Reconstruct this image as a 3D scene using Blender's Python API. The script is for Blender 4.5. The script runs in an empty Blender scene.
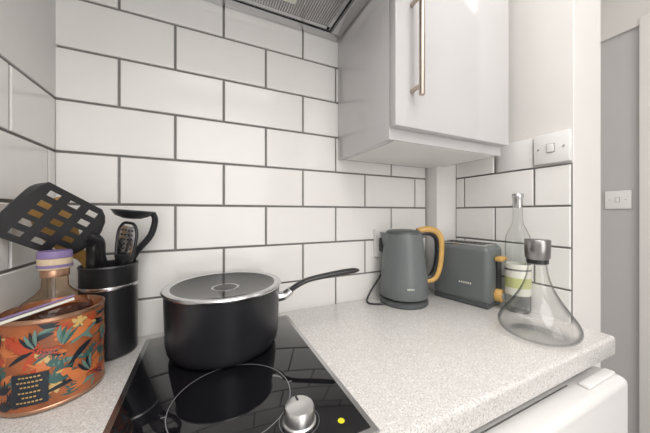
import bpy, bmesh, math, random
from mathutils import Vector, Matrix
random.seed(3)
H=1.162          # camera / eye height
CT=0.904         # counter top
XL,XR,YB=-0.26,0.785,0.66
scene=bpy.context.scene
# ------------------------------------------------------------ materials
def mat(name,col,rough=0.5,metal=0.0,spec=0.5,coat=0.0,noise=None,bump=0.0,bscale=200,emit=None):
    m=bpy.data.materials.new(name); m.use_nodes=True
    nt=m.node_tree; b=nt.nodes['Principled BSDF']
    b.inputs['Base Color'].default_value=(*col,1); b.inputs['Roughness'].default_value=rough
    b.inputs['Metallic'].default_value=metal; b.inputs['Specular IOR Level'].default_value=spec
    b.inputs['Coat Weight'].default_value=coat
    tc=nt.nodes.new('ShaderNodeTexCoord')
    n=nt.nodes.new('ShaderNodeTexNoise'); n.inputs['Scale'].default_value=(noise[0] if noise else 8)
    nt.links.new(tc.outputs['Object'],n.inputs['Vector'])
    amt=noise[1] if noise else 0.03
    mix=nt.nodes.new('ShaderNodeMix'); mix.data_type='RGBA'
    mix.inputs['A'].default_value=(*[c*(1-amt) for c in col],1); mix.inputs['B'].default_value=(*[min(1,c*(1+amt)) for c in col],1)
    nt.links.new(n.outputs['Fac'],mix.inputs['Factor']); nt.links.new(mix.outputs['Result'],b.inputs['Base Color'])
    if bump:
        n2=nt.nodes.new('ShaderNodeTexNoise'); n2.inputs['Scale'].default_value=bscale
        nt.links.new(tc.outputs['Object'],n2.inputs['Vector'])
        bp=nt.nodes.new('ShaderNodeBump'); bp.inputs['Strength'].default_value=bump; bp.inputs['Distance'].default_value=0.001
        nt.links.new(n2.outputs['Fac'],bp.inputs['Height']); nt.links.new(bp.outputs['Normal'],b.inputs['Normal'])
    return m
def thin_glass(name,col=(0.985,0.99,0.99),edge=(0.52,0.54,0.54),refl=0.55,base=0.03):
    m=bpy.data.materials.new(name); m.use_nodes=True; nt=m.node_tree; nt.nodes.clear()
    o=nt.nodes.new('ShaderNodeOutputMaterial'); mx=nt.nodes.new('ShaderNodeMixShader')
    t=nt.nodes.new('ShaderNodeBsdfTransparent'); g=nt.nodes.new('ShaderNodeBsdfGlossy'); g.inputs['Roughness'].default_value=0.03
    lw=nt.nodes.new('ShaderNodeLayerWeight'); lw.inputs['Blend'].default_value=0.5
    r=nt.nodes.new('ShaderNodeValToRGB'); r.color_ramp.elements[0].position=0.5; r.color_ramp.elements[0].color=(*col,1)
    r.color_ramp.elements[1].position=1; r.color_ramp.elements[1].color=(*edge,1)
    nt.links.new(lw.outputs['Facing'],r.inputs['Fac']); nt.links.new(r.outputs['Color'],t.inputs['Color'])
    p=nt.nodes.new('ShaderNodeMath'); p.operation='POWER'; p.inputs[1].default_value=4
    nt.links.new(lw.outputs['Facing'],p.inputs[0])
    mu=nt.nodes.new('ShaderNodeMath'); mu.operation='MULTIPLY_ADD'; mu.inputs[1].default_value=refl; mu.inputs[2].default_value=base
    nt.links.new(p.outputs[0],mu.inputs[0]); nt.links.new(mu.outputs[0],mx.inputs['Fac'])
    nt.links.new(t.outputs[0],mx.inputs[1]); nt.links.new(g.outputs[0],mx.inputs[2]); nt.links.new(mx.outputs[0],o.inputs[0])
    return m
M={}
M['tile']=mat('glazed_tile',(0.84,0.83,0.81),0.15,coat=0.05)
M['grout']=mat('grout_grey',(0.23,0.225,0.215),0.9,noise=(300,0.15))
M['paint']=mat('white_paint',(0.74,0.72,0.70),0.6,bump=0.15,bscale=150)
M['ceil']=mat('ceiling_paint',(0.80,0.785,0.77),0.7)
M['greyp']=mat('grey_paint',(0.50,0.485,0.485),0.6,bump=0.1,bscale=150)
M['white']=mat('white_plastic',(0.78,0.775,0.765),0.3)
M['cab']=mat('cabinet_gloss',(0.60,0.59,0.595),0.08,coat=0.4)
M['cabin']=mat('cabinet_carcass',(0.66,0.66,0.66),0.35)
M['nickel']=mat('brushed_nickel',(0.50,0.43,0.37),0.3,1.0)
M['steel']=mat('steel',(0.62,0.62,0.63),0.24,1.0)
M['knob']=mat('knob_satin_chrome',(0.78,0.78,0.78),0.3,1.0)
M['cap']=mat('gunmetal_cap',(0.34,0.33,0.33),0.28,1.0)
M['black']=mat('black_plastic',(0.018,0.018,0.02),0.35)
M['glassk']=mat('black_ceramic_glass',(0.006,0.006,0.008),0.04,spec=0.6)
M['ring']=mat('hob_print',(0.22,0.22,0.23),0.3)
M['pan']=mat('nonstick_dark',(0.016,0.016,0.020),0.32,bump=0.05,bscale=900)
M['grey']=mat('appliance_grey',(0.138,0.155,0.157),0.36)
M['greyd']=mat('appliance_grey_dark',(0.08,0.09,0.092),0.35)
M['wood']=mat('handle_beech',(0.58,0.35,0.10),0.4,noise=(60,0.2))
M['spoon']=mat('spoon_wood',(0.52,0.30,0.09),0.6,noise=(50,0.25))
M['yellow']=mat('sticker_yellow',(0.75,0.7,0.02),0.5)
M['base']=mat('p_base_rust',(0.36,0.11,0.04),0.35,noise=(35,0.8))
M['red']=mat('p_red',(0.48,0.07,0.03),0.4); M['orange']=mat('p_orange',(0.62,0.19,0.06),0.4)
M['teal']=mat('p_teal',(0.045,0.12,0.11),0.4); M['navy']=mat('p_navy',(0.012,0.02,0.03),0.4)
M['sea']=mat('p_sea',(0.14,0.24,0.21),0.4)
M['cream']=mat('p_cream',(0.62,0.42,0.16),0.4); M['gold']=mat('p_gold',(0.65,0.42,0.16),0.35,0.5)
M['cork']=mat('cork_beige',(0.66,0.52,0.36),0.6,noise=(200,0.2))
M['copper']=mat('copper_tin',(0.50,0.29,0.19),0.3,0.8)
M['purple']=mat('purple_band',(0.22,0.16,0.33),0.5)
M['green']=mat('label_green',(0.52,0.54,0.24),0.5); M['label']=mat('label_paper',(0.74,0.74,0.66),0.6)
M['glass']=thin_glass('clear_glass',(0.99,0.99,0.99),(0.55,0.56,0.56)); M['glassb']=thin_glass('bottle_glass',(0.96,0.97,0.965),(0.32,0.35,0.34))
M['lid']=thin_glass('lid_glass',(0.88,0.88,0.88),(0.65,0.65,0.65),0.7,0.05)
M['amber']=thin_glass('amber_glass',(0.96,0.84,0.70),(0.55,0.33,0.20))
M['liquid']=thin_glass('amber_spirit',(0.70,0.42,0.22),(0.4,0.18,0.08),.3)
M['hole']=mat('recess_dark',(0.01,0.01,0.01),0.8)
M['mesh']=mat('filter_grey',(0.25,0.25,0.25),0.4,0.6,noise=(400,0.5))
def counter_mat():
    m=mat('speckled_worktop',(0.7,0.68,0.66),0.22); nt=m.node_tree; b=nt.nodes['Principled BSDF']
    tc=nt.nodes.new('ShaderNodeTexCoord')
    def speck(scale,lo,hi):
        n=nt.nodes.new('ShaderNodeTexNoise'); n.inputs['Scale'].default_value=scale; n.inputs['Detail'].default_value=1
        nt.links.new(tc.outputs['Object'],n.inputs['Vector'])
        r=nt.nodes.new('ShaderNodeValToRGB'); r.color_ramp.elements[0].position=lo; r.color_ramp.elements[1].position=hi
        nt.links.new(n.outputs['Fac'],r.inputs['Fac']); return r.outputs['Color']
    s1=speck(480,.57,.63); s2=speck(300,.60,.66); s3=speck(120,.3,.7)
    def mx(a,bc,f):
        k=nt.nodes.new('ShaderNodeMix'); k.data_type='RGBA'
        if isinstance(a,tuple): k.inputs['A'].default_value=(*a,1)
        else: nt.links.new(a,k.inputs['A'])
        k.inputs['B'].default_value=(*bc,1); nt.links.new(f,k.inputs['Factor']); return k.outputs['Result']
    c=mx((0.67,0.65,0.63),(0.72,0.705,0.685),s3); c=mx(c,(0.46,0.44,0.42),s1); c=mx(c,(0.83,0.82,0.81),s2)
    nt.links.new(c,b.inputs['Base Color']); return m
M['top']=counter_mat()
# ------------------------------------------------------------ builder
class B:
    def __init__(s,name): s.name=name; s.bm=bmesh.new(); s.mats=[]
    def mi(s,k):
        if k not in s.mats: s.mats.append(k)
        return s.mats.index(k)
    def add(s,verts,faces,k,T=None):
        i=s.mi(k); vs=[s.bm.verts.new((T@Vector(v)) if T else v) for v in verts]
        for f in faces:
            try: fc=s.bm.faces.new([vs[j] for j in f]); fc.material_index=i; fc.smooth=True
            except ValueError: pass
    def box(s,lo,hi,k,bev=0.0,seg=2,T=None):
        t=bmesh.new(); bmesh.ops.create_cube(t,size=1)
        c=[(lo[i]+hi[i])/2 for i in range(3)]; d=[hi[i]-lo[i] for i in range(3)]
        for v in t.verts: v.co=Vector([c[i]+v.co[i]*d[i] for i in range(3)])
        if bev: bmesh.ops.bevel(t,geom=t.edges[:],offset=bev,segments=seg,profile=.5,affect='EDGES')
        t.verts.index_update()
        s.add([v.co.copy() for v in t.verts],[[v.index for v in f.verts] for f in t.faces],k,T); t.free()
    def lathe(s,prof,k,seg=64,T=None,sc=(1,1)):
        V=[];F=[]; idx=[]
        for r,z in prof:
            if r<1e-6: idx.append([len(V)]); V.append((0,0,z))
            else:
                idx.append(list(range(len(V),len(V)+seg)))
                V+= [(r*math.cos(2*math.pi*j/seg)*sc[0],r*math.sin(2*math.pi*j/seg)*sc[1],z) for j in range(seg)]
        for a,b in zip(idx,idx[1:]):
            for j in range(seg):
                j2=(j+1)%seg
                if len(a)==1 and len(b)==1: continue
                if len(a)==1: F.append([a[0],b[j2],b[j]])
                elif len(b)==1: F.append([a[j],a[j2],b[0]])
                else: F.append([a[j],a[j2],b[j2],b[j]])
        s.add(V,F,k,T)
    def sweep(s,pts,rad,k,seg=14,fl=1.0,sub=6,up=(0,0,1),T=None):
        P=[Vector(p) for p in pts]; n=len(P)
        if not isinstance(rad,(list,tuple)): rad=[rad]*n
        Q=[];R=[]
        for i in range(n-1):
            p0=P[max(i-1,0)];p1=P[i];p2=P[i+1];p3=P[min(i+2,n-1)]
            for j in range(sub):
                t=j/sub
                Q.append(0.5*((2*p1)+(p2-p0)*t+(2*p0-5*p1+4*p2-p3)*t*t+(3*p1-p0-3*p2+p3)*t**3)); R.append(rad[i]*(1-t)+rad[i+1]*t)
        Q.append(P[-1]);R.append(rad[-1]); V=[];F=[]
        prev=Vector(up)
        for i,q in enumerate(Q):
            tg=(Q[min(i+1,len(Q)-1)]-Q[max(i-1,0)]).normalized()
            u=prev-tg*prev.dot(tg)
            if u.length<1e-4: u=tg.orthogonal()
            u.normalize(); prev=u; w=tg.cross(u)
            for j in range(seg):
                a=2*math.pi*j/seg; V.append(tuple(q+u*math.cos(a)*R[i]*fl+w*math.sin(a)*R[i]))
        for i in range(len(Q)-1):
            for j in range(seg): F.append([i*seg+j,i*seg+(j+1)%seg,(i+1)*seg+(j+1)%seg,(i+1)*seg+j])
        F.append(list(range(seg))[::-1]); F.append([(len(Q)-1)*seg+j for j in range(seg)])
        s.add(V,F,k,T)
    def done(s,ang=35,norm=True,loc=None):
        if norm: bmesh.ops.recalc_face_normals(s.bm,faces=s.bm.faces[:])
        for e in s.bm.edges:
            if len(e.link_faces)==2 and e.calc_face_angle(0)>math.radians(ang): e.smooth=False
        me=bpy.data.meshes.new(s.name); s.bm.to_mesh(me); s.bm.free()
        for k in s.mats: me.materials.append(M[k])
        o=bpy.data.objects.new(s.name,me); scene.collection.objects.link(o)
        return o
def Tm(x,y,z,rz=0): return Matrix.Translation((x,y,z))@Matrix.Rotation(rz,4,'Z')
# ------------------------------------------------------------ room
def tiles(b,amin,amax,rows,phase,mapf):
    g=0.0025; L=0.2
    for (k,z0) in rows:
        off=phase[0] if k%2==0 else phase[1]
        n=math.floor((amin-off)/L)
        a=off+n*L
        while a<amax-1e-4:
            a0=max(a,amin); a1=min(a+L,amax)
            if a1-a0>0.012:
                x0,x1=a0+g,a1-g; y0,y1=z0+g,z0+0.1-g; i=0.0014
                t=random.uniform(-.0003,.0003); t2=random.uniform(-.0002,.0002)
                loops=[(x0,x1,y0,y1,0),(x0,x1,y0,y1,0.0038),(x0+i,x1-i,y0+i,y1-i,0.0048)]
                V=[]
                for q,(p0,p1,q0,q1,d) in enumerate(loops):
                    e=(t,t2) if q==2 else (0,0)
                    V+=[mapf(p0,q0,d+e[0]),mapf(p1,q0,d-e[0]+e[1]),mapf(p1,q1,d-e[0]),mapf(p0,q1,d+e[0])]
                F=[[8,9,10,11]]
                for l in (0,4):
                    for j in range(4): F.append([l+j,l+(j+1)%4,l+4+(j+1)%4,l+4+j])
                b.add(V,F,'tile')
            a+=L
rows=lambda ks:[(k,H+0.017+0.1*k) for k in ks]
b=B('wall_back')
b.box((XL-.1,YB,0),(1.9,YB+.1,2.35),'grout')
tiles(b,XL,0.69,rows(range(-3,8)),(-0.16,-0.06),lambda a,z,d:(a,YB-d,z))
b.box((XL,YB-.004,H+.817),(1.85,YB,2.35),'paint'); b.box((0.925,YB-.004,0),(1.8,YB,H+.817),'paint')
b.done(ang=20)
b=B('wall_left')
b.box((XL-.1,-1.6,0),(XL,YB,H-.25),'paint'); b.box((XL-.1,-1.6,H+.22),(XL+.004,YB,2.35),'ceil')
b.box((XL-.1,-1.6,H-.25),(XL,YB,H+.22),'grout')
tiles(b,-0.4,YB-.005,rows(range(-3,2)),(0.628,0.528),lambda a,z,d:(XL+d,a,z))
b.done(ang=20)
b=B('wall_right')
b.box((XR,0.30,0),(0.925,YB,2.35),'paint',.002)
b.box((XR-.0015,0.302,CT),(XR+.01,YB,H+.119),'grout'); b.box((XR-.0015,0.478,H+.117),(XR+.01,YB,H+.219),'grout')
mp=lambda a,z,d:(XR-.0015-d,a,z)
tiles(b,0.302,0.61,rows(range(-3,1)),(0.378,0.478),mp); tiles(b,0.48,0.61,rows([1]),(0.28,0.48),mp)
b.done(ang=20)
b=B('trim_pipe_boxing'); b.box((0.69,0.61,CT),(XR-.002,YB-.001,2.34),'ceil',.002); b.done()
b=B('floor'); b.box((XL-.1,-1.7,-.1),(1.9,YB+.1,0),'cabin'); b.done()
b=B('ceiling'); b.box((XL-.1,-1.7,2.35),(1.9,YB+.1,2.45),'ceil'); b.done()
b=B('wall_front'); b.box((XL-.1,-1.7,0),(1.9,-1.6,2.35),'paint'); b.done()
b=B('wall_hall'); b.box((1.77,-1.6,0),(1.87,YB,2.35),'greyp'); b.done()
b=B('trim_1'); b.box((1.745,0.36,0),(1.77,0.445,2.03),'paint',.004); b.box((1.752,0.30,0),(1.77,.36,2.03),'white'); b.done()
b=B('trim_2'); b.box((1.755,-1.5,2.0),(1.7699,YB-.01,2.349),'paint',.003); b.done()
# ------------------------------------------------------------ worktop + base units
b=B('countertop')
b.box((XL+.006,0.23,CT-.04),(XR-.004,YB-.006,CT),'top',.006,3); b.done()
b=B('base_cabinet'); b.box((XL+.006,0.26,0.1),(0.17,YB-.02,CT-.041),'cab',.002); b.box((XL+.006,.29,0),(.17,YB-.02,.1),'cabin')
b.box((-.04,.24,.12),(.165,.2598,CT-.05),'cab',.002); b.box((XL+.01,.24,.12),(-.044,.2598,CT-.05),'cab',.002); b.done()
b=B('under_counter_fridge')
b.box((0.19,0.262,0.0),(0.735,YB-.03,CT-.045),'white',.004)
b.box((0.19,0.255,0.03),(0.735,0.2618,CT-.06),'greyd',.001)
b.box((0.19,0.20,0.03),(0.74,0.2545,CT-.058),'white',.012,4)
b.box((.26,.238,CT-.0582),(.60,.240,CT-.0572),'mesh')
b.box((.62,.215,CT-.0585),(.728,.232,CT-.052),'white',.003,3)
b.done()
# hob
b=B('cooktop')
b.box((-.108,.245,CT+.0003),(.186,.622,CT+.004),'steel',.0015)
b.box((-.1,.253,CT+.001),(.178,.614,CT+.0052),'glassk',.001)
def ring(cx,cy,r0,r1,z,k,n=80,a0=0,a1=2*math.pi):
    V=[];F=[]
    for j in range(n+1):
        a=a0+(a1-a0)*j/n
        V+=[(cx+r0*math.cos(a),cy+r0*math.sin(a),z),(cx+r1*math.cos(a),cy+r1*math.sin(a),z)]
    for j in range(n): F.append([2*j,2*j+1,2*j+3,2*j+2])
    b.add(V,F,k)
zt=CT+.0054
ring(.034,.372,.0775,.0786,zt,'ring'); ring(.040,.530,.074,.0752,zt,'ring')
for a in (0,math.pi/2,math.pi,3*math.pi/2): ring(.034,.372,.079,.084,zt,'ring',4,a-.010,a+.010)
for kx,ky in ((.104,.297),(-.03,.287)):
    b.lathe([(.0,0),(.0205,0),(.0205,.002),(.0185,.003),(.0185,.016),(.017,.019),(.012,.0205),(0,.021)],'knob',48,Tm(kx,ky,CT+.005))
    ring(kx,ky,.024,.0245,zt,'ring',40)
    b.box((-.0012,.006,.0205),(.0012,.015,.0212),'black',0,T=Tm(kx,ky,CT+.005))
for i in range(7): b.lathe([(0,0),(.0012,0),(0,.0002)],'label',10,Tm(.02+.012*i,.268,CT+.0052))
b.lathe([(0,0),(.0042,0),(.0042,.0005),(0,.0005)],'yellow',24,Tm(.150,.275,CT+.005))
b.done()
# ------------------------------------------------------------ wall cabinet
b=B('wall_cabinet')
zc=H+.153; zt2=H+.95
b.box((.346,.427,zc),(.722,YB-.006,zt2),'cab',.0015)
b.box((.364,.432,zc-.001),(.704,.640,zc+.003),'ceil')
b.box((.346,.407,zc+.024),(.722,.4255,zt2),'cab',.002)
hx=.387
b.sweep([(hx,.378,H+.233),(hx,.378,H+.34),(hx,.378,H+.45)],.0058,'nickel',16)
for zz in (H+.252,H+.43): b.sweep([(hx,.378,zz),(hx,.407,zz)],.0045,'nickel',12)
b.done()
# ------------------------------------------------------------ hood
b=B('range_hood')
z0=H+.49
b.box((-.26+.01,.30,z0+.006),(.342,YB-.006,z0+.10),'steel',.002)
b.box((-.25,.628,z0),(.342,YB-.006,z0+.008),'steel',.001)
b.box((.312,.30,z0),(.342,.628,z0+.008),'steel',.001); b.box((-.25,.30,z0),(-.226,.628,z0+.008),'steel',.001)
b.box((-.226,.30,z0),(.312,.325,z0+.008),'steel',.001)
b.box((-.224,.327,z0+.0045),(.310,.626,z0+.006),'hole')
for x0,x1 in ((-.205,.04),(.05,.295)):
    b.box((x0,.34,z0+.001),(x1,.614,z0+.004),'mesh',.001)
    n=int((x1-x0)/.006)
    for i in range(n): b.box((x0+.003+i*.006,.345,z0-.0004),(x0+.0055+i*.006,.609,z0+.0012),'steel')
    for yy in (.336,.608): b.box((x0-.004,yy,z0-.001),(x1+.004,yy+.010,z0+.003),'steel')
    for xx in (x0-.006,x1-.004): b.box((xx,.336,z0-.001),(xx+.010,.618,z0+.003),'steel')
b.box((.13,.540,z0-.002),(.19,.575,z0-.0004),'label'); b.box((.135,.545,z0-.0024),(.17,.558,z0-.0018),'greyd')
b.box((-.05,.22+.2,z0+.25),(.15,YB-.01,2.34),'steel'); b.box((-.1,.40,z0+.1),(.2,YB-.01,z0+.25),'steel',.002)
b.done()
# ------------------------------------------------------------ sockets/switches
b=B('wall_socket')
b.box((.470,YB-.014,H-.135),(.612,YB-.0045,H-.049),'white',.003)
for cx in (.50,.585):
    for dx,dz,w,h in ((0,.012,.003,.006),(-.010,-.008,.005,.002),(.010,-.008,.005,.002)):
        b.box((cx+dx-w,YB-.0145,H-.092+dz-h),(cx+dx+w,YB-.0139,H-.092+dz+h),'hole')
b.box((.482,YB-.045,H-.118),(.518,YB-.0142,H-.074),'black',.006)
b.done()
def switch(name,x,y,z,s=.043,lift=0.010):
    b=B(name); b.box((x-lift,y-s,z-s),(x,y+s,z+s),'white',.003)
    b.box((x-lift-.0035,y-.007,z-.010),(x-lift+.0002,y+.007,z+.010),'white',.0015)
    b.box((x-lift-.0005,y-.0082,z-.0112),(x-lift+.0001,y+.0082,z+.0112),'mesh')
    for d in (-.026,.026): b.lathe([(0,0),(.0025,0),(.0025,.001),(0,.001)],'steel',16,Matrix.Translation((x-lift+.0002,y+d,z))@Matrix.Rotation(-math.pi/2,4,'Y'))
    return b.done()
switch('light_switch',XR,.339,H+.160,.037,.014)
switch('light_switch',1.77,.515,H+.062,.043)
b=B('blank_plate'); b.box((XR-.008,.380,H+.119),(XR,.468,H+.196),'white',.002); b.done()
# ------------------------------------------------------------ saucepan
b=B('saucepan'); T=Tm(.036,.539,CT+.0056)
R=.104;hh=.110
b.lathe([(0,0),(.088,0),(.094,.002),(.099,.009),(.1015,.022),(R,hh-.004),(R+.0015,hh),(R-.001,hh+.001),(R-.003,hh-.002),(.098,.02),(.09,.006),(0,.005)],'pan',96,T)
b.lathe([(.0975,hh+.0005),(R+.003,hh+.0005),(R+.004,hh+.003),(R+.002,hh+.0055),(R-.004,hh+.006),(.094,hh+.0045),(.094,hh+.003),(.0975,hh+.0005)],'steel',96,T)
b.lathe([(.0945,hh+.004),(.08,hh+.0015),(.05,hh-.002),(0,hh-.004)],'lid',96,T)
b.lathe([(0,hh-.0025),(.020,hh-.003),(.022,hh-.005),(.018,hh-.009),(.012,hh-.018),(.02,hh-.028),(0,hh-.030)],'black',32,T)
b.lathe([(.0225,hh-.0028),(.0255,hh-.0026),(.0255,hh-.0040)],'steel',32,T)
zz=CT+.0056
b.sweep([(.137,.523,zz+.080),(.150,.520,zz+.082),(.163,.517,zz+.092)],[.013,.0115,.010],'steel',16,fl=.8)
b.sweep([(.156,.519,zz+.087),(.175,.515,zz+.100),(.200,.512,zz+.110),(.240,.508,zz+.116),(.280,.504,zz+.120),(.306,.501,zz+.122),(.318,.500,zz+.122)],[.009,.0085,.0085,.0095,.0105,.0095,.004],'black',16,fl=.62)
b.done()
# ------------------------------------------------------------ kettle
kx,ky=.524,.582
b=B('electric_kettle'); T=Tm(kx,ky,CT,math.atan2(-.4226,.9063))
b.lathe([(0,.001),(.066,.001),(.068,.004),(.067,.012),(.060,.016),(0,.017)],'greyd',64,T)
b.lathe([(0,.018),(.058,.018),(.0645,.021),(.067,.030),(.0665,.05),(.063,.10),(.058,.15),(.053,.188),(.0515,.196),(.050,.199),(.046,.201)],'grey',72,T)
b.lathe([(.0505,.1985),(.049,.204),(.044,.208),(.025,.2105),(0,.211)],'greyd',64,T)
b.add([(-.044,-.022,.199),(-.044,.022,.199),(-.069,0,.203),(-.050,-.020,.165),(-.050,.020,.165),(-.055,0,.150),(-.068,-.006,.200),(-.068,.006,.200)],
 [[0,1,7,2,6],[0,6,3],[1,4,7],[6,2,5,3],[2,7,4,5],[0,3,5,4,1]],'grey',T)
hp=[(.040,0,.205),(.068,0,.210),(.092,0,.204),(.106,0,.183),(.107,0,.138),(.101,0,.096),(.088,0,.068),(.060,0,.060)]
b.sweep(hp,[.009,.010,.0105,.0105,.010,.010,.009,.008],'wood',16,up=(0,1,0),fl=1.15,T=T)
hi=[(.046,0,.1965),(.068,0,.1995),(.086,0,.194),(.0965,0,.178),(.0975,0,.138),(.092,0,.101),(.080,0,.076),(.062,0,.070)]
b.sweep(hi,.0068,'black',12,up=(0,1,0),fl=1.35,T=T)
for i in range(5): b.box((.004*i-.010,-.0685,.052),(.004*i-.0078,-.062,.056),'label',0,T=T)
b.sweep([(kx-.06,ky+.00,CT+.006),(kx-.082,ky+.005,CT+.0035),(kx-.105,ky+.03,CT+.0035),(kx-.080,ky+.055,CT+.02),(.490,YB-.022,CT+.08),(.495,YB-.030,H-.112)],.0028,'black',10)
b.done()
# ------------------------------------------------------------ toaster
b=B('toaster')
ang=math.atan2(.2,.98); fl=Vector((.675,.43,0)); ex=Vector((.98,.2,0)); ey=Vector((-.2,.98,0))
c=fl+ex*.05+ey*.08; T=Tm(c.x,c.y,CT,ang)
hw,hl=.048,.080
b.box((-hw,-hl,.010),(hw,hl,.168),'grey',.016,5,T)
b.box((-hw+.004,-hl+.004,.0),(hw-.004,hl-.004,.016),'greyd',.003,2,T)
b.box((-hw+.009,-hl+.012,.166),(hw-.009,hl-.012,.1705),'steel',.0018,2,T)
for sx in (-.018,.018):
    b.box((sx-.011,-hl+.022,.170),(sx+.011,hl-.022,.1712),'hole',0,T=T)
    for yy in range(9): b.box((sx-.010,-hl+.026+yy*.0133,.1705),(sx+.010,-hl+.0275+yy*.0133,.1718),'steel',0,T=T)
b.box((-.004,-hl-.0006,.05),(.004,-hl+.001,.14),'hole',0,T=T)
b.box((-.020,-hl-.020,.128),(.020,-hl-.001,.140),'wood',.004,3,T)
Tk=T@Matrix.Translation((0,-hl,.034))@Matrix.Rotation(math.pi/2,4,'X')
b.lathe([(0,.0),(.017,.0),(.017,.012),(.015,.015),(0,.015)],'wood',36,Tk)
b.lathe([(0,.0152),(.010,.0152),(.010,.018),(0,.0185)],'steel',30,Tk)
for i in range(6): b.box((-hw-.0006,-.005-.006*i,.060),(-hw+.001,-.002-.006*i,.065),'label',0,T=T)
b.done()
# ------------------------------------------------------------ wine bottle
b=B('wine_bottle'); T=Tm(.748,.400,CT+.0005)
b.lathe([(0,.003),(.020,.001),(.026,.001),(.028,.005),(.028,.175),(.0265,.195),(.019,.215),(.0125,.228),(.0105,.245),(.0105,.296),(.012,.298),(.012,.306),(.010,.308)],'glassb',48,T)
b.lathe([(.0112,.272),(.0114,.296),(.0126,.298),(.0126,.308),(.0,.310)],'steel',36,T)
b.lathe([(.0283,.045),(.0284,.125)],'label',48,T); b.lathe([(.0286,.064),(.0286,.090)],'green',48,T); b.lathe([(.0286,.108),(.0286,.113)],'mesh',48,T)
b.done(norm=False)
# ------------------------------------------------------------ decanter
b=B('decanter'); T=Tm(.6375,.3033,CT+.0005)
pr=[(0,.006),(.030,.003),(.048,.001),(.058,.003),(.067,.011),(.070,.022),(.067,.034),(.056,.052),(.042,.073),(.030,.095),(.0215,.118),(.0175,.138),(.0165,.155),(.018,.170)]
def smooth(pr,n=4):
    out=[]
    for i in range(len(pr)-1):
        p0=pr[max(i-1,0)];p1=pr[i];p2=pr[i+1];p3=pr[min(i+2,len(pr)-1)]
        for j in range(n):
            t=j/n; out.append(tuple(0.5*((2*p1[k])+(p2[k]-p0[k])*t+(2*p0[k]-5*p1[k]+4*p2[k]-p3[k])*t*t+(3*p1[k]-p0[k]-3*p2[k]+p3[k])*t**3) for k in (0,1)))
    return out+[pr[-1]]
ps=smooth(pr); b.lathe(ps,'glass',80,T)
b.lathe([(max(r-.0018,0),z+.0015) for r,z in ps],'glass',80,T)
b.lathe([(.0165,.150),(.0185,.152),(.0185,.160),(.0215,.164),(.0225,.186),(.0225,.200),(.021,.202),(0,.2025)],'cap',48,T)
b.lathe([(.0187,.152),(.0189,.160)],'black',48,T)
b.done(norm=False)
# ------------------------------------------------------------ decorated tin
tx,ty,tr,th=-.199,.508,.0545,.121
b=B('decorated_tin'); T=Tm(tx,ty,CT+.0005)
b.lathe([(0,.001),(tr-.001,.001),(tr+.0008,.002),(tr+.0008,.005),(tr,.006)],'copper',72,T)
b.lathe([(tr,.006),(tr,th-.006)],'base',72,T)
b.lathe([(tr,th-.006),(tr+.001,th-.005),(tr+.001,th-.001),(tr-.0008,th),(tr-.002,th-.002),(tr-.002,.004),(0,.004)],'copper',72,T)
def patch(th0,z0,L,W,a,k,lift,shape='leaf',n=8):
    V=[];F=[]
    for i in range(n+1):
        t=i/n; w=W*(math.sin(math.pi*t)**.7 if shape=='leaf' else 1)*.5+1e-5
        for sgn in (-1,0,1):
            u=(t-.5)*L; v=sgn*w+ (math.sin(t*3)*W*.3 if shape=='leaf' else 0)
            x=u*math.cos(a)-v*math.sin(a); z=u*math.sin(a)+v*math.cos(a)
            zz=min(max(z0+z,.007),th-.007); r=tr+lift; an=th0+x/tr
            V.append((r*math.cos(an),r*math.sin(an),zz))
    for i in range(n):
        for s_ in (0,1): F.append([3*i+s_,3*i+s_+1,3*i+s_+4,3*i+s_+3])
    b.add(V,F,k,T)
cols=['teal','navy','red','navy','teal','sea','orange','navy','teal','orange']
lift=.0001
for i in range(190):
    a0=random.uniform(0,2*math.pi); z=random.uniform(.008,th-.008); k=random.choice(cols); lift+=.0000025
    q0=random.random()
    if q0<.35:      # palm fan
        base=random.uniform(.4,2.7)
        for q in range(7):
            a=base+(q-3)*.33; L=random.uniform(.013,.021)
            patch(a0+math.cos(a)*L*.5/tr,z+math.sin(a)*L*.5,L,.0030,a,k,lift,n=5)
    elif q0<.45:    # flower
        fc=random.choice(['red','cream','orange'])
        for q in range(5):
            a=q*1.257; patch(a0+math.cos(a)*.005/tr,z+math.sin(a)*.005,.010,.0055,a,fc,lift,n=5)
    else: patch(a0,z,random.uniform(.016,.042),random.uniform(.003,.009),random.gauss(.5,.5),k,lift)
def bird(a0,z,s,dirn,body,wing):
    global lift
    L=.0007+lift
    off=lambda dx,dz,l,w,a,k,e:patch(a0+dirn*dx*s/tr,z+dz*s,l*s,w*s,dirn*a if dirn>0 else math.pi-a,k,L+e)
    off(0,0,.030,.013,.35,body,0); off(.014,.009,.012,.010,.4,body,.00003)
    off(.021,.010,.007,.003,-.2,'cream',.00006)
    for q in range(4): off(-.020-.002*q,-.009-.002*q,.024,.0035,.35+.16*(q-1.5),wing if q%2 else 'red',.00009)
    for q in range(4): off(-.004-.003*q,.002+.002*q,.022,.004,.9+.22*q,wing if q%2==0 else 'sea',.00012)
f=math.radians(-68.5)
for k,(da,z,s,dd,bo,wi) in enumerate([(.35,.088,1.1,1,'orange','teal'),(-.55,.090,1.0,-1,'red','navy'),(.45,.038,1.0,-1,'orange','navy'),(1.3,.07,1,1,'red','teal'),(2.3,.06,1,1,'orange','navy'),(-1.6,.06,1,-1,'orange','teal')]):
    bird(f+da,z,s,dd,bo,wi)
lc=math.radians(-68.5-24)
patch(lc,.034,.034,.040,0,'navy',.0020,'rect')
for dz,w in ((.016,.022),(.010,.026),(.004,.018),(-.003,.024),(-.009,.014),(-.015,.026)):
    n=int(w/.0035)
    for q in range(n): patch(lc+(q-(n-1)/2)*.0035/tr,.034+dz,.0024,.0018,random.uniform(-.3,.3),'gold',.0023,'rect',n=1)
b.done()
b=B('liquor_bottle'); T=Tm(tx,ty,CT+.006)
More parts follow.
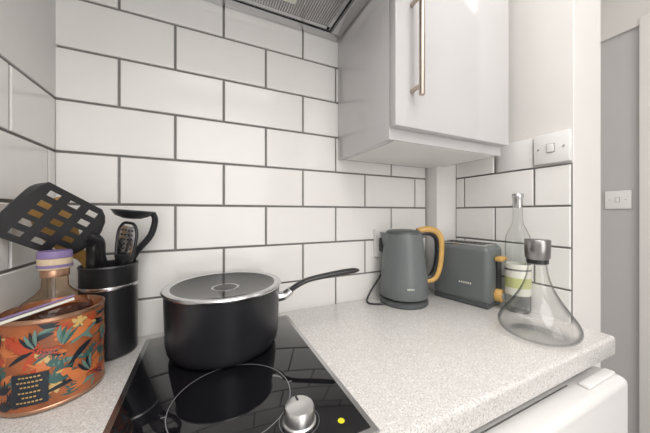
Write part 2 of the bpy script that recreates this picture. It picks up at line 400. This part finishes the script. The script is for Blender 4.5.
b.lathe([(0,.001),(.040,.001),(.043,.004),(.043,.095),(.041,.112),(.033,.126),(.020,.137),(.0145,.145),(.0135,.165),(.0145,.178)],'amber',56,T)
b.lathe([(.0,.003),(.0385,.004),(.041,.09),(.039,.108),(0,.1085)],'liquid',40,T)
b.lathe([(.0150,.160),(.0155,.161),(.0155,.170),(.015,.171)],'copper',40,T)
b.lathe([(0,.171),(.0175,.171),(.0185,.173),(.0185,.186),(.0175,.187)],'cork',40,T)
b.lathe([(0,.187),(.0187,.1872),(.0187,.195),(.0175,.197),(0,.1975)],'purple',40,T)
b.lathe([(.0190,.174),(.0190,.178)],'purple',40,T)
b.done()
b=B('paper_wrapped_chopsticks')
d0=Vector((-.236,.454,CT+.120)); d1=Vector((-.168,.480,CT+.137))
for k,o,r in (('label',0,.0045),('purple',.0045,.0028)):
    b.sweep([d0+Vector((0,0,o)),(d0+d1)/2+Vector((0,0,o)),d1+Vector((0,0,o))],r,k,10,fl=.5)
b.done()
# ------------------------------------------------------------ utensil pot + utensils
px,py=-.161,.602
b=B('utensil_pot'); T=Tm(px,py,CT+.0005)
b.lathe([(0,.001),(.040,.001),(.0425,.004),(.0425,.158),(.044,.161),(.0425,.164),(.040,.162),(.040,.005),(0,.005)],'black',56,T)
b.lathe([(.0428,.122),(.0432,.125),(.0428,.128)],'steel',56,T)
b.done()
def head(b,O,e1,e2,outline_w,L,k,t=.0022):
    n=e1.cross(e2).normalized()
    U=[0,.05,.11,.20,.33,.44,.57,.68,.81,.93,.98,1.0]; hu=[3,5,7]
    Vv=[-.5,-.46,-.40,-.31,-.215,-.125,-.045,.045,.125,.215,.31,.40,.46,.5]; hv=[2,4,6,8,10]
    def pt(u,v,s):
        w=outline_w(u); uu=u*L-(.05*L*(2*abs(v))**6 if u>.9 else 0)
        return tuple(O+e1*uu+e2*(v*w)+n*(s*t*.5+.004*(2*v)**2))
    for i in range(len(U)-1):
        for j in range(len(Vv)-1):
            if i in hu and j in hv: continue
            V=[]
            for s in (-1,1): V+=[pt(U[i],Vv[j],s),pt(U[i+1],Vv[j],s),pt(U[i+1],Vv[j+1],s),pt(U[i],Vv[j+1],s)]
            b.add(V,[[0,3,2,1],[4,5,6,7],[0,1,5,4],[1,2,6,5],[2,3,7,6],[3,0,4,7]],k)
e1=Vector((-.64,-.46,.50)).normalized(); e2=Vector((.60,.131,.74)); e2=(e2-e1*e2.dot(e1)).normalized()
b=B('slotted_spatula')
O=Vector((-.166,.551,H-.044))
head(b,O,e1,e2,lambda u:.030+.062*min(1,(u/.17))**.6 if u<.93 else (.092-.25*(u-.93)),.108,'black')
b.sweep([O+e1*.012,O-e1*.006,(-.163,.568,H-.075),(-.162,.585,H-.115),(-.160,.592,CT+.02)],[.010,.007,.006,.006,.006],'black',12)
b.done()
b=B('wooden_spatula')
b.sweep([(-.178,.615,CT+.02),(-.190,.598,H-.10),(-.202,.575,H-.064),(-.216,.563,H-.030),(-.232,.556,H+.020)],[.005,.006,.014,.026,.026],'spoon',16,fl=.25,up=(0,1,0)); b.done()
# ladle
b=B('ladle')
T=Matrix.Translation((-.121,.580,H+.003))@Matrix.Rotation(math.radians(5),4,'Y')
b.lathe([(0,-.014),(.014,-.013),(.026,-.008),(.0315,0),(.033,.0005),(.032,.002),(.030,0),(.025,-.006),(.013,-.0105),(0,-.0115)],'black',44,T)
b.sweep([(-.092,.591,H+.000),(-.089,.597,H-.015),(-.098,.604,H-.045),(-.124,.613,H-.08),(-.136,.613,H-.12),(-.142,.613,CT+.02)],[.005,.0055,.006,.006,.005,.005],'black',12); b.done()
# grater
b=B('hand_grater')
Tg=Matrix.Translation((-.136,.590,H-.080))@Matrix.Rotation(math.radians(-25),4,'Z')@Matrix.Rotation(math.radians(8),4,'Y')
b.box((-.015,-.0012,0),(.015,.0012,.056),'steel',.0008,2,Tg)
for i in range(6):
    for j in range(4): b.lathe([(0,.0),(.0018,.0),(.0014,.0012),(0,.0013)],'hole',8,Tg@Matrix.Translation((-.0095+j*.0063,-.0012,.006+i*.0085))@Matrix.Rotation(math.pi/2,4,'X'))
b.sweep([(-.015,0,-.004),(-.017,0,.02),(-.017,0,.045),(-.010,0,.060),(.0,0,.062),(.010,0,.060),(.017,0,.045),(.017,0,.02),(.015,0,-.004)],.0026,'black',10,T=Tg)
b.box((-.015,-.004,-.012),(.015,.004,.002),'black',.002,2,Tg)
b.sweep([tuple(Tg@Vector((0,0,-.006))),(-.138,.594,H-.11),(-.140,.598,H-.14),(-.142,.598,CT+.02)],[.007,.006,.005,.005],'black',12); b.done()
b=B('kitchen_tongs')
b.sweep([(-.182,.590,CT+.02),(-.181,.588,H-.10),(-.178,.585,H-.062),(-.177,.585,H-.048)],[.005,.009,.0115,.007],'black',14)
b.done()
# ------------------------------------------------------------ lights
def area(name,loc,rot,sx,sy,e,col=(1,.975,.945)):
    l=bpy.data.lights.new(name,'AREA'); l.shape='RECTANGLE'; l.size=sx; l.size_y=sy; l.energy=e; l.color=col
    o=bpy.data.objects.new(name,l); o.location=loc; o.rotation_euler=rot; scene.collection.objects.link(o)
area('ceiling_light',(.2,-.5,2.33),(0,0,0),.9,1.6,19.5)
area('fill_light',(.2,-1.55,1.30),(math.radians(90),0,0),.9,1.9,13.5,(1,.985,.97))  # added flat fill lamp behind the camera; no window is built here
area('hall_light',(1.35,0.1,2.33),(0,0,0),.4,.6,1.5)
w=bpy.data.worlds.new('World'); scene.world=w; w.use_nodes=True
w.node_tree.nodes['Background'].inputs[0].default_value=(.9,.93,1,1); w.node_tree.nodes['Background'].inputs[1].default_value=.5
scene.view_settings.view_transform='Standard'
# ------------------------------------------------------------ camera
cd=bpy.data.cameras.new('Camera'); cd.lens=257/650*36; cd.sensor_width=36; cd.sensor_fit='HORIZONTAL'; cd.shift_y=-3.5/650; cd.clip_start=.01
co=bpy.data.objects.new('Camera',cd); scene.collection.objects.link(co)
co.location=(0,0,H); co.rotation_euler=(math.radians(90),0,math.radians(-25)); scene.camera=co
